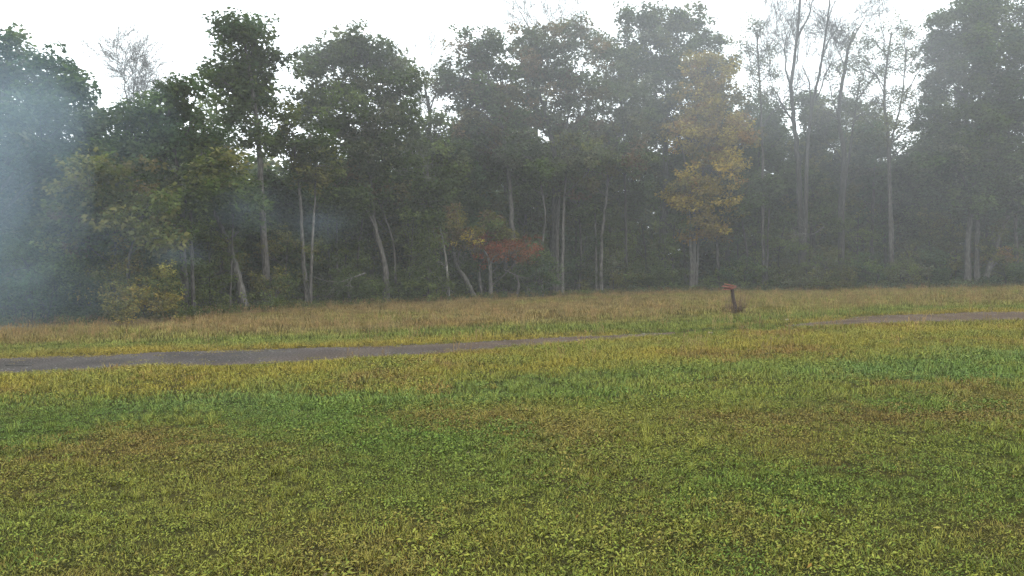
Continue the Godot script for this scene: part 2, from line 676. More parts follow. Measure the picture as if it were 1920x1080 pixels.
func build_ground() -> void:
	var s := Shape.new()
	var xs := []
	var zs := []
	var x := -600.0
	while x <= 600.0:
		xs.append(x)
		x += 1.0 if absf(x) < 70.0 else 14.0
	var d := -60.0
	while d <= 900.0:
		zs.append(d)
		d += 0.8 if d >= 4.0 and d < 90.0 else 8.0 if d < 140.0 else 30.0
	for zz in zs:
		for xx in xs:
			var y := ground_height(xx, -zz)
			s.v.append(Vector3(xx, y, -zz))
			var e := 0.5
			s.n.append(Vector3(ground_height(xx - e, -zz) - ground_height(xx + e, -zz), 2.0 * e, ground_height(xx, -zz - e) - ground_height(xx, -zz + e)).normalized())
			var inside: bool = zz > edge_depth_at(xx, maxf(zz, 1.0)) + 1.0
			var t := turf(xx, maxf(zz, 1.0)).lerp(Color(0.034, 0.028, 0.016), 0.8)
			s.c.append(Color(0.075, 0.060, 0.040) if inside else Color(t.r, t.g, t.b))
	var w := xs.size()
	for r in zs.size() - 1:
		for c in w - 1:
			var a := r * w + c
			s.i.append_array([a, a + w, a + 1, a + 1, a + w, a + w + 1])
	var m := StandardMaterial3D.new()
	m.resource_name = "turf"
	m.vertex_color_use_as_albedo = true
	m.albedo_texture = noise_texture(0.05, 5, Color(0.5, 0.5, 0.5), Color(1, 1, 1), 512, 3)
	m.uv1_triplanar = true
	m.uv1_world_triplanar = true
	m.uv1_scale = Vector3(0.7, 0.7, 0.7)
	m.roughness = 1.0
	m.metallic_specular = 0.0
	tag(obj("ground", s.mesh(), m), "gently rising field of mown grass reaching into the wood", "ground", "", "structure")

	# the bare track
	var road := Shape.new()
	var rows := 0
	var across := [-0.5, -0.44, -0.36, -0.2, 0.0, 0.2, 0.36, 0.44, 0.5]
	x = -40.0
	while x <= 50.0:
		var wide := lookup(TRACK_WIDTH, x) * 1.25
		for k in across.size():
			var f: float = across[k]
			var dd := lookup(TRACK, x) + f * wide * (1.0 + 0.2 * fine_noise.get_noise_2d(x * 0.7, f * 3.0))
			var lift: float = [-0.05, -0.01, 0.015, 0.03, 0.045, 0.03, 0.015, -0.01, -0.05][k] if wide > 0.5 else -0.05
			lift += 0.008 * fine_noise.get_noise_2d(x * 4.0, dd * 4.0)
			road.v.append(Vector3(x, ground_height(x, -dd) + lift, -dd))
			road.n.append(Vector3(-SLOPE, 1, 0).normalized())
			var warm := smoothstep(-9.0, 2.0, x + 4.0 * fine_noise.get_noise_2d(x, dd))
			var c := Color(0.118, 0.102, 0.096).lerp(Color(0.165, 0.115, 0.085), warm)
			c = c.lerp(Color(0.22, 0.13, 0.085), 0.5 * smoothstep(0.3, 0.5, absf(f)))
			c = c * (1.0 + 0.5 * fine_noise.get_noise_2d(x * 1.6, dd * 3.0))
			road.c.append(Color(c.r, c.g, c.b))
		rows += 1
		x += 0.4
	for r in rows - 1:
		for c in across.size() - 1:
			var a := r * across.size() + c
			var b := a + across.size()
			road.i.append_array([a, a + 1, b, b, a + 1, b + 1])
	var rm := StandardMaterial3D.new()
	rm.resource_name = "gravel"
	rm.vertex_color_use_as_albedo = true
	rm.albedo_texture = noise_texture(0.05, 6, Color(0.38, 0.38, 0.38), Color(1, 1, 1), 512, 8)
	rm.uv1_triplanar = true
	rm.uv1_world_triplanar = true
	rm.uv1_scale = Vector3(0.45, 0.45, 0.45)
	rm.roughness = 0.95
	rm.metallic_specular = 0.1
	rm.heightmap_enabled = true
	rm.heightmap_texture = rm.albedo_texture
	rm.heightmap_scale = 1.0
	tag(obj("dirt_track", road.mesh(), rm), "grey dirt track crossing the field, overgrown in the middle", "track", "", "structure")

	# loose gravel
	var stone := Shape.new()
	var ring := []
	for k in 6:
		ring.append(Vector3(cos(k * TAU / 6) * rng.randf_range(0.8, 1.1), 0.1, sin(k * TAU / 6) * rng.randf_range(0.7, 1.0)))
	for k in 6:
		stone.tri(ring[k], Vector3(0.1, 0.7, 0), ring[(k + 1) % 6], Color.WHITE)
		stone.tri(ring[(k + 1) % 6], Vector3(0, -0.4, 0), ring[k], Color.WHITE)
	var gm := StandardMaterial3D.new()
	gm.resource_name = "stone"
	gm.vertex_color_use_as_albedo = true
	gm.roughness = 0.9
	var places := []
	var tints := PackedColorArray()
	for k in 4200:
		var sx := rng.randf_range(-18, 26)
		var wide := lookup(TRACK_WIDTH, sx)
		if wide < 0.6:
			continue
		var sd := lookup(TRACK, sx) + rng.randf_range(-0.5, 0.5) * wide
		var sz := rng.randf_range(0.010, 0.032)
		places.append(Transform3D(Basis(Vector3.UP, rng.randf() * TAU).scaled(Vector3(sz, sz * 0.7, sz)), Vector3(sx, ground_height(sx, -sd) + 0.03, -sd)))
		var g := rng.randf_range(0.05, 0.17)
		tints.append(Color(g, g * 0.94, g * 0.88))
	tag(scatter("gravel", stone.mesh(), gm, places, tints), "loose gravel scattered on the dirt track", "gravel", "", "stuff")
	# two pale stones and a stick
	for e in [[1332, 29.3, 0.11, "small pale stone in the grass near the end of the track"], [1476, 36.0, 0.13, "pale flat stone in the green grass right of the leaning post"]]:
		var p := on_ground(e[0], e[1])
		var o := obj("stone", stone.mesh(), gm)
		var pm := StandardMaterial3D.new()
		pm.albedo_color = Color(0.17, 0.16, 0.14).linear_to_srgb()
		pm.roughness = 0.9
		o.material_override = pm
		o.position = p + Vector3(0, 0.05, 0)
		o.scale = Vector3(e[2], e[2] * 0.6, e[2] * 0.7)
		tag(o, e[3], "stone")
	var stick := Shape.new()
	var a := on_ground(8, 23.6) + Vector3(0, 0.06, 0)
	var b := on_ground(58, 23.0) + Vector3(0, 0.06, 0)
	limb(stick, Vector3.ZERO, b - a, 0.02, 0.01, 6, 5, 0.01, 0.05)
	limb(stick, (b - a) * 0.6, (b - a) * 0.75 + Vector3(0.0, 0.02, 0.14), 0.009, 0.004, 3, 4, 0.0, 0.02)
	var so := obj("fallen_stick", stick.mesh(), bark["dark"])
	so.position = a
	tag(so, "thin dark stick lying on the grey track at the left edge", "stick")


func build_far_wood() -> void:
	var places := []
	var tints := PackedColorArray()
	var palette := [DEEP, GREEN, BLUISH, OLIVE]
	for k in 15000:
		var px := rng.randf_range(-500, 2450)
		var depth := wood_edge(px) + rng.randf_range(30, 52)
		var p := on_ground(px, depth)
		var high := 14.5 + 3.5 * patch_noise.get_noise_1d(px * 0.35)
		p.y += pow(rng.randf(), 1.5) * high
		var sz := rng.randf_range(1.7, 3.0)
		places.append(Transform3D(Basis.from_euler(Vector3(rng.randfn() * 0.3, rng.randf() * TAU, rng.randfn() * 0.3)).scaled(Vector3.ONE * sz), p))
		var tint: Color = palette[rng.randi() % 4] * rng.randf_range(0.7, 1.1)
		tints.append(Color(tint.r, tint.g, tint.b))
	tag(scatter("far_wood", clusters["broad"][0], leaf_material, places, tints), "far dark mass of the wood closing the view behind the trees", "wood", "", "stuff")


func build_wood() -> void:
	var skyline := [[-200, 190], [150, 270], [260, 250], [400, 330], [520, 320], [620, 250], [780, 260], [860, 200], [1000, 180], [1370, 215], [1450, 185], [1620, 190], [1700, 250], [1790, 210], [2000, 170], [2200, 150]]
	var marks := [[-90, "outside the left edge"], [40, "the misty trees at the left edge"], [150, "the olive tree at the left"], [270, "the tree with twin straight trunks"], [400, "the leaning ivy-clad trunk"], [510, "the tall narrow tree"], [620, "the gap left of the big round tree"],
		[720, "the big round tree"], [830, "the tree with pale dead branches"], [930, "the red-leaved tree"], [1030, "the spreading central tree"], [1130, "the pale trunks right of centre"], [1220, "the yellow tree, to its left"], [1340, "the yellow tree"],
		[1440, "the thin pale twin trunks"], [1530, "the forked bare tree"], [1630, "the sparse thin-leaved tree"], [1740, "the misty gap at the right"], [1840, "the big dense tree at the right"], [1960, "the trunks at the right edge"], [2080, "outside the right edge"]]
	var palettes := [[DEEP, GREEN], [DEEP, GREEN, OLIVE], [BLUISH, DEEP], [GREEN, OLIVE, GREY]]
	for row in 3:
		for e in marks:
			if row == 2 and not (e[0] > 1300 and e[0] < 1760 or e[0] > 480 and e[0] < 900):
				continue
			var px: float = e[0] + rng.randf_range(-30, 30) + row * 45
			var depth: float = wood_edge(px) + ([8.0, 19.0, 13.0][row]) + rng.randf_range(-2.5, 3.5)
			var top: float = lookup(skyline, px) + (rng.randf_range(-5, 65) if px < 1350.0 else rng.randf_range(-15, 35)) - mini(row, 1) * 20
			wood_tree("%s dim green tree in the wood behind %s" % [["nearer", "farther", "midway"][row], e[1]], px, depth, top, rng.randf_range(62, 90) * 62.0 / depth, palettes[rng.randi() % 4], 0.9)


func build_saplings() -> void:
	var kinds := [[GREEN, LIGHT], [DEEP, GREEN], [GREEN, OLIVE], [BLUISH, GREEN]]
	var marks := [[300, "beside the twin straight trunks"], [395, "left of the leaning ivy-clad trunk"], [540, "left of the two pale stems"], [625, "right of the two pale stems"], [655, "left of the crooked grey trunk"], [765, "between the crooked grey trunk and the hanging green leaves"],
		[875, "behind the leaning yellow-brown tree"], [985, "between the slender trunk and the central pale trunks"], [1090, "right of the central pale trunks"], [1205, "right of the dark slim trunk"], [1265, "close left of the yellow tree's stems"], [1390, "between the yellow tree and the twin trunks"],
		[1465, "left of the leafless forked tree"], [1610, "between the dark forked tree and the slim upright tree"], [1740, "in the misty gap at the right"], [1790, "left of the big dense tree's trunks"], [1875, "behind the leaning pale trunk at the right"]]
	for e in marks:
		var px: float = e[0]
		var depth := wood_edge(px) + rng.randf_range(1.2, 4.5)
		var base_y := 505.0 + (960.0 - px) * 0.018 + 2.5 * FOCAL / depth
		var scale_px := 62.0 / depth
		var high := rng.randf_range(120, 190) * scale_px
		var wide := rng.randf_range(34, 52) * scale_px
		var lobes := []
		for k in 6:
			var t := (k + rng.randf()) / 6.0
			lobes.append([px + rng.randf_range(-1, 1) * wide, base_y - lerpf(22.0, high, t), wide * rng.randf_range(0.5, 0.9), rng.randf_range(15, 26) * scale_px])
		tree("sapling", "leafy young tree " + e[1], depth, [[1.8, [px, -1], [px + rng.randf_range(-8, 8), base_y - high * 0.5], [px + rng.randf_range(-12, 12), base_y - high]]], lobes, kinds[rng.randi() % 4], 0.85, "dark", "low", "young tree", "young trees along the wood's edge")


func build_front_trees() -> void:
	tree("leafy_tree", "misty blue-green tree filling the upper left corner", wood_edge(0) + 3.0, [[8, [-30, -1], [-20, 400], [5, 170]]],
		[[-50, 150, 70, 60], [25, 105, 48, 42], [90, 145, 52, 42], [140, 195, 45, 40], [20, 200, 75, 55], [100, 250, 75, 50], [165, 265, 40, 40], [20, 300, 85, 50], [110, 320, 60, 40], [-40, 380, 80, 60]], [BLUISH, GREY, GREEN], 1.0)
	bare_tree("bare_tree", "leafless grey treetop rising behind the green trees at the left", wood_edge(250) + 22.0, [[5, [262, -1], [258, 330], [252, 190]]],
		[[253, 230, 218, 125, 2.0, 4], [253, 220, 256, 115, 2.0, 4], [252, 210, 288, 125, 2.0, 4], [254, 240, 305, 180, 1.8, 4], [254, 240, 200, 180, 1.8, 4]], "pale", 1.0)
	tree("leafy_tree", "green tree with a straight thick grey trunk left of its thinner twin", wood_edge(347) + 2.0, [[7, [347, -1], [343, 430], [336, 330], [312, 220]]],
		[[255, 215, 46, 32], [322, 182, 40, 32], [352, 162, 24, 20], [225, 245, 52, 42], [310, 240, 65, 48], [270, 300, 85, 42], [205, 300, 45, 36], [362, 240, 36, 45], [250, 345, 60, 30]], [GREEN, DEEP, BLUISH], 1.0)
	tree("leafy_tree", "yellow-green tree on a thin trunk close beside a thicker one", wood_edge(364) + 1.0, [[4, [364, -1], [358, 430], [356, 340]]],
		[[372, 345, 52, 32], [402, 325, 36, 28], [338, 372, 36, 22], [392, 290, 34, 24]], [LIGHT, OLIVE, GREEN], 1.0)
	tree("leafy_tree", "low spreading olive tree with orange-tinged leaves at the left", wood_edge(210) + 0.8, [[4, [212, -1], [216, 480], [212, 370]], [3, [230, -1], [245, 470], [270, 400]]],
		[[150, 395, 55, 42], [215, 345, 65, 42], [270, 395, 46, 40], [200, 432, 80, 34], [110, 430, 48, 42], [292, 440, 28, 22], [165, 350, 45, 30]], [OLIVE, GREEN, OLIVE, RUSSET, LIGHT], 1.0)
	tree("columnar_tree", "tall narrow tree with a small dark crown above a bare pale trunk", wood_edge(490) + 3.0, [[6.5, [500, -1], [491, 370], [484, 250], [468, 130], [450, 50]]],
		[[452, 45, 38, 32], [425, 75, 34, 30], [475, 80, 32, 34], [445, 115, 48, 36], [490, 120, 28, 28], [415, 150, 32, 26], [465, 165, 48, 36], [435, 195, 36, 28], [485, 205, 36, 30], [470, 250, 34, 26]], [DEEP, GREEN, BLUISH], 1.05)
	tree("leafy_tree", "thin-crowned tree showing sky through its leaves left of the narrow tree", wood_edge(400) + 13.0, [[4, [418, -1], [412, 400], [405, 260]]],
		[[398, 205, 28, 30], [385, 260, 38, 36], [420, 250, 26, 34], [405, 310, 48, 36]], [GREEN, LIGHT, GREY], 0.5)
	tree("leaning_tree", "leaning ivy-clad trunk slanting left at the field edge", wood_edge(461) + 0.3, [[8, [461, -1], [446, 520], [426, 450], [400, 396]]],
		[[398, 455, 22, 20], [424, 472, 22, 18], [442, 440, 14, 14], [410, 430, 14, 14], [437, 505, 12, 12]], [GREEN, OLIVE, LIGHT], 0.8, "pale", "low")
	tree("leafy_tree", "sparse tree on two pale stems left of the big round tree", wood_edge(578) + 1.2, [[4.5, [577, -1], [568, 470], [562, 370], [548, 250]], [3.2, [581, -1], [585, 470], [590, 380], [592, 300]]],
		[[545, 232, 36, 30], [582, 262, 40, 30], [538, 300, 36, 26], [592, 312, 36, 26], [520, 262, 24, 26], [570, 345, 40, 22]], [GREEN, DEEP, OLIVE], 0.55, "pale")
	tree("round_tree", "big round dark tree on a crooked grey trunk", wood_edge(722) + 1.2, [[6, [724, -1], [722, 500], [706, 440], [698, 380], [692, 300], [682, 200]], [3.5, [724, -1], [716, 470], [690, 400], [664, 370]]],
		[[645, 85, 34, 30], [605, 110, 34, 34], [695, 85, 42, 34], [735, 110, 34, 34], [580, 150, 30, 34], [650, 135, 55, 45], [715, 160, 55, 45], [760, 175, 32, 40], [600, 200, 48, 42], [670, 205, 62, 48], [740, 230, 48, 46], [625, 260, 55, 42], [700, 280, 60, 40], [765, 270, 28, 40]], [DEEP, GREEN, DEEP, GREY], 1.0)
	tree("leafy_tree", "small russet-leaved tree under the big round tree", wood_edge(735) + 2.0, [[3, [742, -1], [738, 460], [708, 372]]],
		[[690, 345, 52, 20], [650, 330, 36, 26], [730, 370, 34, 18], [665, 380, 34, 16]], [RUSSET, GREY, OLIVE], 0.6)
	bare_tree("bare_tree", "bare twiggy treetop between the round tree and the central tree", wood_edge(808) + 9.0, [[4, [812, -1], [810, 350], [806, 230], [804, 180]]],
		[[806, 230, 790, 110, 1.6, 3], [805, 200, 806, 95, 1.8, 3], [805, 220, 832, 120, 1.6, 3], [806, 260, 775, 200, 1.4, 3]], "grey", 0.7, [[800, 190, 22, 18], [835, 160, 30, 20]], [DEEP, RUSSET], 0.4)
	tree("leafy_tree", "soft green tree below the bare twiggy treetop", wood_edge(845) + 3.5, [[4, [846, -1], [840, 430], [822, 290]]],
		[[815, 240, 32, 26], [798, 285, 36, 30], [842, 300, 38, 34], [800, 345, 38, 30], [850, 355, 36, 28]], [GREEN, LIGHT, GREY], 0.85)
	bare_tree("dead_branched_tree", "scraggly tree with pale crooked dead branches over hanging green leaves", wood_edge(842) + 0.3, [[2.6, [842, -1], [838, 505], [828, 440], [812, 380], [800, 310]]],
		[[812, 380, 790, 300, 1.5, 3], [805, 340, 812, 290, 1.3, 3], [826, 440, 800, 470, 1.3, 3], [828, 450, 870, 470, 1.3, 3], [814, 390, 775, 370, 1.2, 3], [835, 500, 800, 480, 1.2, 3]], "dead", 1.1,
		[[812, 440, 34, 24], [800, 505, 34, 20], [818, 535, 40, 18], [795, 460, 20, 18]], [GREEN, LIGHT, GREEN], 0.8)
	tree("leaning_tree", "yellow-brown small tree on a trunk leaning left", wood_edge(892) + 0.2, [[5, [892, -1], [874, 525], [855, 495], [846, 430], [845, 400]]],
		[[835, 390, 32, 26], [862, 415, 32, 26], [848, 452, 44, 24], [880, 448, 28, 16], [820, 425, 24, 20]], [OLIVE, OLIVE, YELLOW, RUSSET], 1.1, "grey", "low")
	tree("maple_tree", "small tree with a flat spray of red leaves", wood_edge(920) + 0.0, [[4, [920, -1], [919, 505], [912, 478], [900, 460]], [2, [920, -1], [922, 490], [950, 472]]],
		[[895, 450, 26, 16], [930, 462, 36, 15], [965, 470, 30, 13], [988, 475, 16, 10], [915, 476, 36, 9]], [RED, RED, RUSSET], 1.0, "pale", "low")
	tree("leafy_tree", "thin crooked trunk with a brownish tuft above the red leaves", wood_edge(904) + 0.8, [[3, [905, -1], [899, 510], [902, 470], [918, 430]]],
		[[925, 420, 24, 18], [940, 440, 18, 12]], [RUSSET, OLIVE], 0.9)
	tree("slender_tree", "tall slender trunk rising through the red spray to a dark crown", wood_edge(964) + 2.5, [[5.5, [964, -1], [963, 470], [955, 340], [938, 220], [915, 140]]],
		[[905, 72, 30, 26], [880, 105, 30, 26], [925, 110, 32, 32], [858, 145, 34, 26], [905, 150, 42, 32], [945, 160, 36, 34], [835, 155, 22, 18], [880, 195, 42, 28], [935, 210, 40, 28], [905, 250, 42, 26], [862, 240, 32, 24]], [DEEP, RUSSET, GREEN, DEEP], 0.85, "grey")
	tree("spreading_tree", "spreading dark central tree with limbs showing against the sky", wood_edge(1042) + 4.0, [[7, [1042, -1], [1040, 430], [1040, 310], [1030, 240], [1010, 170]], [4, [1044, -1], [1046, 400], [1060, 250], [1080, 160]]],
		[[985, 80, 36, 30], [1030, 70, 34, 26], [1075, 65, 36, 26], [1110, 95, 34, 36], [1000, 125, 46, 34], [1060, 120, 50, 40], [1040, 170, 46, 32], [980, 185, 42, 30], [1105, 160, 40, 40], [1090, 220, 46, 32], [1010, 235, 46, 26]], [DEEP, GREY, RUSSET, DEEP], 0.85, "grey")
	tree("pale_trunk_tree", "pale straight trunk just right of the central tree's trunk", wood_edge(1055) + 0.8, [[3.6, [1054, -1], [1055, 440], [1060, 350], [1068, 280]]],
		[[1085, 280, 42, 32], [1050, 310, 46, 28], [1105, 320, 34, 26]], [OLIVE, GREEN, GREY], 0.9, "pale")
	tree("pale_trunk_tree", "short pale forked trunk left of the central tree's trunk", wood_edge(1016) + 1.4, [[3.2, [1014, -1], [1018, 450], [1022, 400], [1010, 320]]],
		[[1000, 300, 50, 30], [955, 285, 46, 32], [980, 335, 40, 24]], [GREEN, GREY, DEEP], 0.85, "pale")
	bare_tree("bare_tree", "faint leafless crown poking highest above the central treetops", wood_edge(1005) + 24.0, [[5, [1008, -1], [1006, 250], [1005, 110]]],
		[[1005, 130, 975, 10, 1.8, 4], [1005, 110, 1005, -15, 1.8, 4], [1005, 120, 1035, 10, 1.8, 4], [1005, 140, 1050, 50, 1.5, 4]], "pale", 0.7)
	tree("leafy_tree", "olive-leaved tree on pale trunks right of centre", wood_edge(1127) + 1.0, [[3.6, [1128, -1], [1128, 450], [1139, 350], [1142, 290]], [2.6, [1119, -1], [1117, 440], [1115, 380]]],
		[[1130, 290, 50, 34], [1165, 255, 44, 36], [1100, 335, 36, 26], [1175, 310, 40, 30]], [OLIVE, GREEN, RUSSET, GREEN], 0.85, "pale")
	tree("slender_tree", "dark slim trunk between the pale trunks and the yellow tree", wood_edge(1172) + 2.5, [[3, [1174, -1], [1173, 420], [1170, 270], [1165, 180]]],
		[[1160, 180, 42, 38], [1185, 230, 40, 34], [1145, 225, 36, 32]], [GREEN, DEEP, GREY], 0.8, "dark")
	tree("tall_tree", "tall grey-green tree with a broad crown left of the yellow tree", wood_edge(1240) + 6.0, [[6.5, [1242, -1], [1246, 400], [1250, 250], [1252, 120]]],
		[[1190, 48, 34, 24], [1235, 40, 34, 22], [1285, 42, 38, 24], [1325, 62, 30, 30], [1165, 95, 36, 40], [1215, 95, 46, 38], [1275, 95, 50, 42], [1180, 155, 44, 40], [1240, 165, 56, 46], [1300, 150, 44, 40], [1210, 225, 54, 38], [1275, 230, 50, 40], [1350, 120, 28, 34]], [GREY, DEEP, GREEN, OLIVE], 0.9)
	tree("yellow_tree", "hazy yellow-orange tree on a cluster of slim pale stems", wood_edge(1300) + 0.8, [[4, [1298, -1], [1302, 420], [1301, 280], [1310, 170]], [3.4, [1306, -1], [1312, 400], [1325, 230]], [3.2, [1296, -1], [1294, 420], [1288, 320], [1262, 225]]],
		[[1330, 130, 42, 32], [1358, 190, 42, 36], [1305, 195, 46, 34], [1290, 250, 42, 32], [1350, 255, 46, 38], [1385, 250, 30, 36], [1335, 320, 50, 38], [1375, 330, 30, 32], [1300, 365, 40, 26], [1340, 395, 42, 28], [1350, 430, 32, 16], [1308, 430, 30, 16], [1275, 355, 26, 18]], [YELLOW, YELLOW, OLIVE, YELLOW, ORANGE, YELLOW], 1.25, "pale", "broad")
	bare_tree("thin_tree", "thin pale twin trunks under a wispy high crown right of the yellow tree", wood_edge(1432) + 1.2, [[3.4, [1433, -1], [1430, 420], [1430, 300], [1426, 180], [1418, 60]], [2.4, [1437, -1], [1440, 440], [1443, 390]]],
		[[1427, 200, 1405, 90, 1.3, 3], [1424, 150, 1440, 60, 1.3, 3], [1420, 90, 1412, 20, 1.2, 3], [1429, 240, 1462, 150, 1.2, 3]], "grey", 0.8, [[1418, 58, 22, 20], [1402, 95, 20, 16], [1442, 85, 18, 16], [1420, 125, 26, 18], [1445, 140, 20, 16], [1405, 165, 22, 16], [1432, 190, 26, 18]], [GREY, GREEN, OLIVE], 0.55)
	bare_tree("bare_tree", "tall leafless dark tree forking into two upright stems", wood_edge(1500) + 1.5, [[6, [1506, -1], [1502, 420], [1497, 310], [1490, 240], [1484, 170], [1492, 90], [1502, -20]], [4.5, [1508, -1], [1510, 400], [1514, 280], [1522, 200], [1540, 120], [1556, 0]]],
		[[1490, 240, 1468, 120, 2.2, 4], [1485, 165, 1470, 40, 2.0, 4], [1496, 70, 1520, -40, 2.0, 3], [1520, 205, 1508, 90, 1.8, 4], [1536, 130, 1585, 20, 2.0, 4], [1548, 60, 1570, -40, 1.8, 3], [1494, 120, 1515, 20, 1.6, 3], [1524, 190, 1585, 100, 1.7, 4]], "dark", 0.7)
	bare_tree("sparse_tree", "dark forked tree with few leaves beside the leafless one", wood_edge(1578) + 2.5, [[6, [1580, -1], [1577, 400], [1582, 290], [1572, 215], [1585, 120], [1600, 60]], [4, [1580, -1], [1582, 380], [1598, 250], [1612, 150]]],
		[[1578, 240, 1548, 120, 1.8, 3], [1585, 130, 1570, 40, 1.6, 3], [1598, 80, 1615, 10, 1.6, 3], [1606, 190, 1640, 100, 1.6, 3], [1592, 280, 1650, 210, 1.4, 3], [1578, 300, 1530, 230, 1.4, 3]], "dark", 0.8, [[1565, 130, 30, 24], [1598, 70, 30, 26], [1580, 190, 36, 26], [1620, 140, 30, 28], [1545, 210, 26, 22], [1612, 215, 34, 24]], [GREY, DEEP, OLIVE], 0.45)
	bare_tree("sparse_tree", "slim upright tree with thin veil of leaves before the misty gap", wood_edge(1672) + 1.5, [[4.4, [1674, -1], [1669, 400], [1665, 260], [1658, 170], [1672, 60]], [2.6, [1670, -1], [1668, 300], [1690, 190], [1700, 90]]],
		[[1660, 190, 1632, 80, 1.6, 3], [1664, 110, 1660, 20, 1.5, 3], [1692, 180, 1722, 90, 1.5, 3], [1698, 110, 1706, 10, 1.4, 3], [1666, 270, 1615, 160, 1.4, 3], [1668, 300, 1730, 210, 1.4, 3]], "grey", 0.8, [[1640, 75, 32, 26], [1690, 50, 32, 26], [1618, 130, 28, 24], [1670, 125, 36, 28], [1715, 110, 26, 28], [1640, 190, 32, 26], [1700, 180, 34, 28], [1725, 230, 28, 24], [1745, 200, 24, 24], [1650, 250, 36, 26]], [GREY, OLIVE, DEEP], 0.6)
	tree("big_dense_tree", "huge dense green tree filling the right side on two trunks", wood_edge(1812) + 0.8, [[6, [1814, -1], [1817, 430], [1830, 300], [1840, 130]], [5, [1828, -1], [1834, 420], [1850, 300], [1880, 160]]],
		[[1790, 55, 40, 32], [1840, 25, 48, 36], [1900, 20, 55, 42], [1960, 60, 55, 60], [1765, 110, 36, 28], [1815, 100, 52, 40], [1880, 100, 60, 46], [1790, 165, 48, 36], [1850, 175, 60, 46], [1920, 180, 60, 55], [1765, 230, 44, 34], [1820, 245, 60, 42], [1890, 265, 65, 46], [1960, 270, 50, 60], [1775, 300, 46, 34], [1835, 325, 62, 38], [1905, 345, 60, 42], [1790, 365, 44, 26], [1850, 385, 55, 26]], [GREEN, BLUISH, GREEN, GREY], 1.2)
	tree("leaning_tree", "pale trunk leaning right with a rust-coloured spray at the right", wood_edge(1845) + 0.2, [[5, [1843, -1], [1868, 460], [1892, 402], [1902, 370]]],
		[[1850, 482, 38, 8], [1885, 476, 22, 8]], [ORANGE, RUSSET], 1.0, "pale", "low")
	tree("slender_tree", "straight grey trunk at the very right edge", wood_edge(1905) + 1.0, [[4.5, [1906, -1], [1904, 430], [1900, 300]]],
		[[1895, 310, 50, 36], [1925, 370, 40, 36], [1930, 430, 40, 24]], [GREEN, BLUISH], 0.9)
	for e in [[430, 1.0, 2.4, "short thin bare trunk left of the leaning ivy-clad trunk"], [800, 1.0, 2.2, "thin dark trunk standing left under the hanging green leaves"], [1350, 2.0, 3.6, "straight grey trunk just right of the yellow tree's stems"], [968, -0.2, 3.0, "short pale snag at the foot of the slender trunk"],
			[1395, 3.0, 3.0, "dim straight trunk between the yellow tree and the twin trunks"], [635, 3.0, 3.4, "dim grey trunk in the shade left of the crooked trunk"], [1085, 4.0, 3.0, "dim dark trunk right of the central tree"], [675, 4.0, 3.0, "dark slim trunk behind the russet leaves"]]:
		var top := 400.0 if e[1] > 0.0 else 512.0
		tree("tree_trunk", e[3], wood_edge(e[0]) + e[1], [[e[2], [e[0], -1], [e[0] + rng.randf_range(-6, 6), (top + 550.0) * 0.5], [e[0] + rng.randf_range(-8, 8), top]]], [] if e[1] < 0.0 else [[e[0], top - 20, 46, 34], [e[0] + 20, top - 50, 40, 30]], [DEEP, GREEN], 0.8, "pale" if e[1] < 0.0 else "grey")


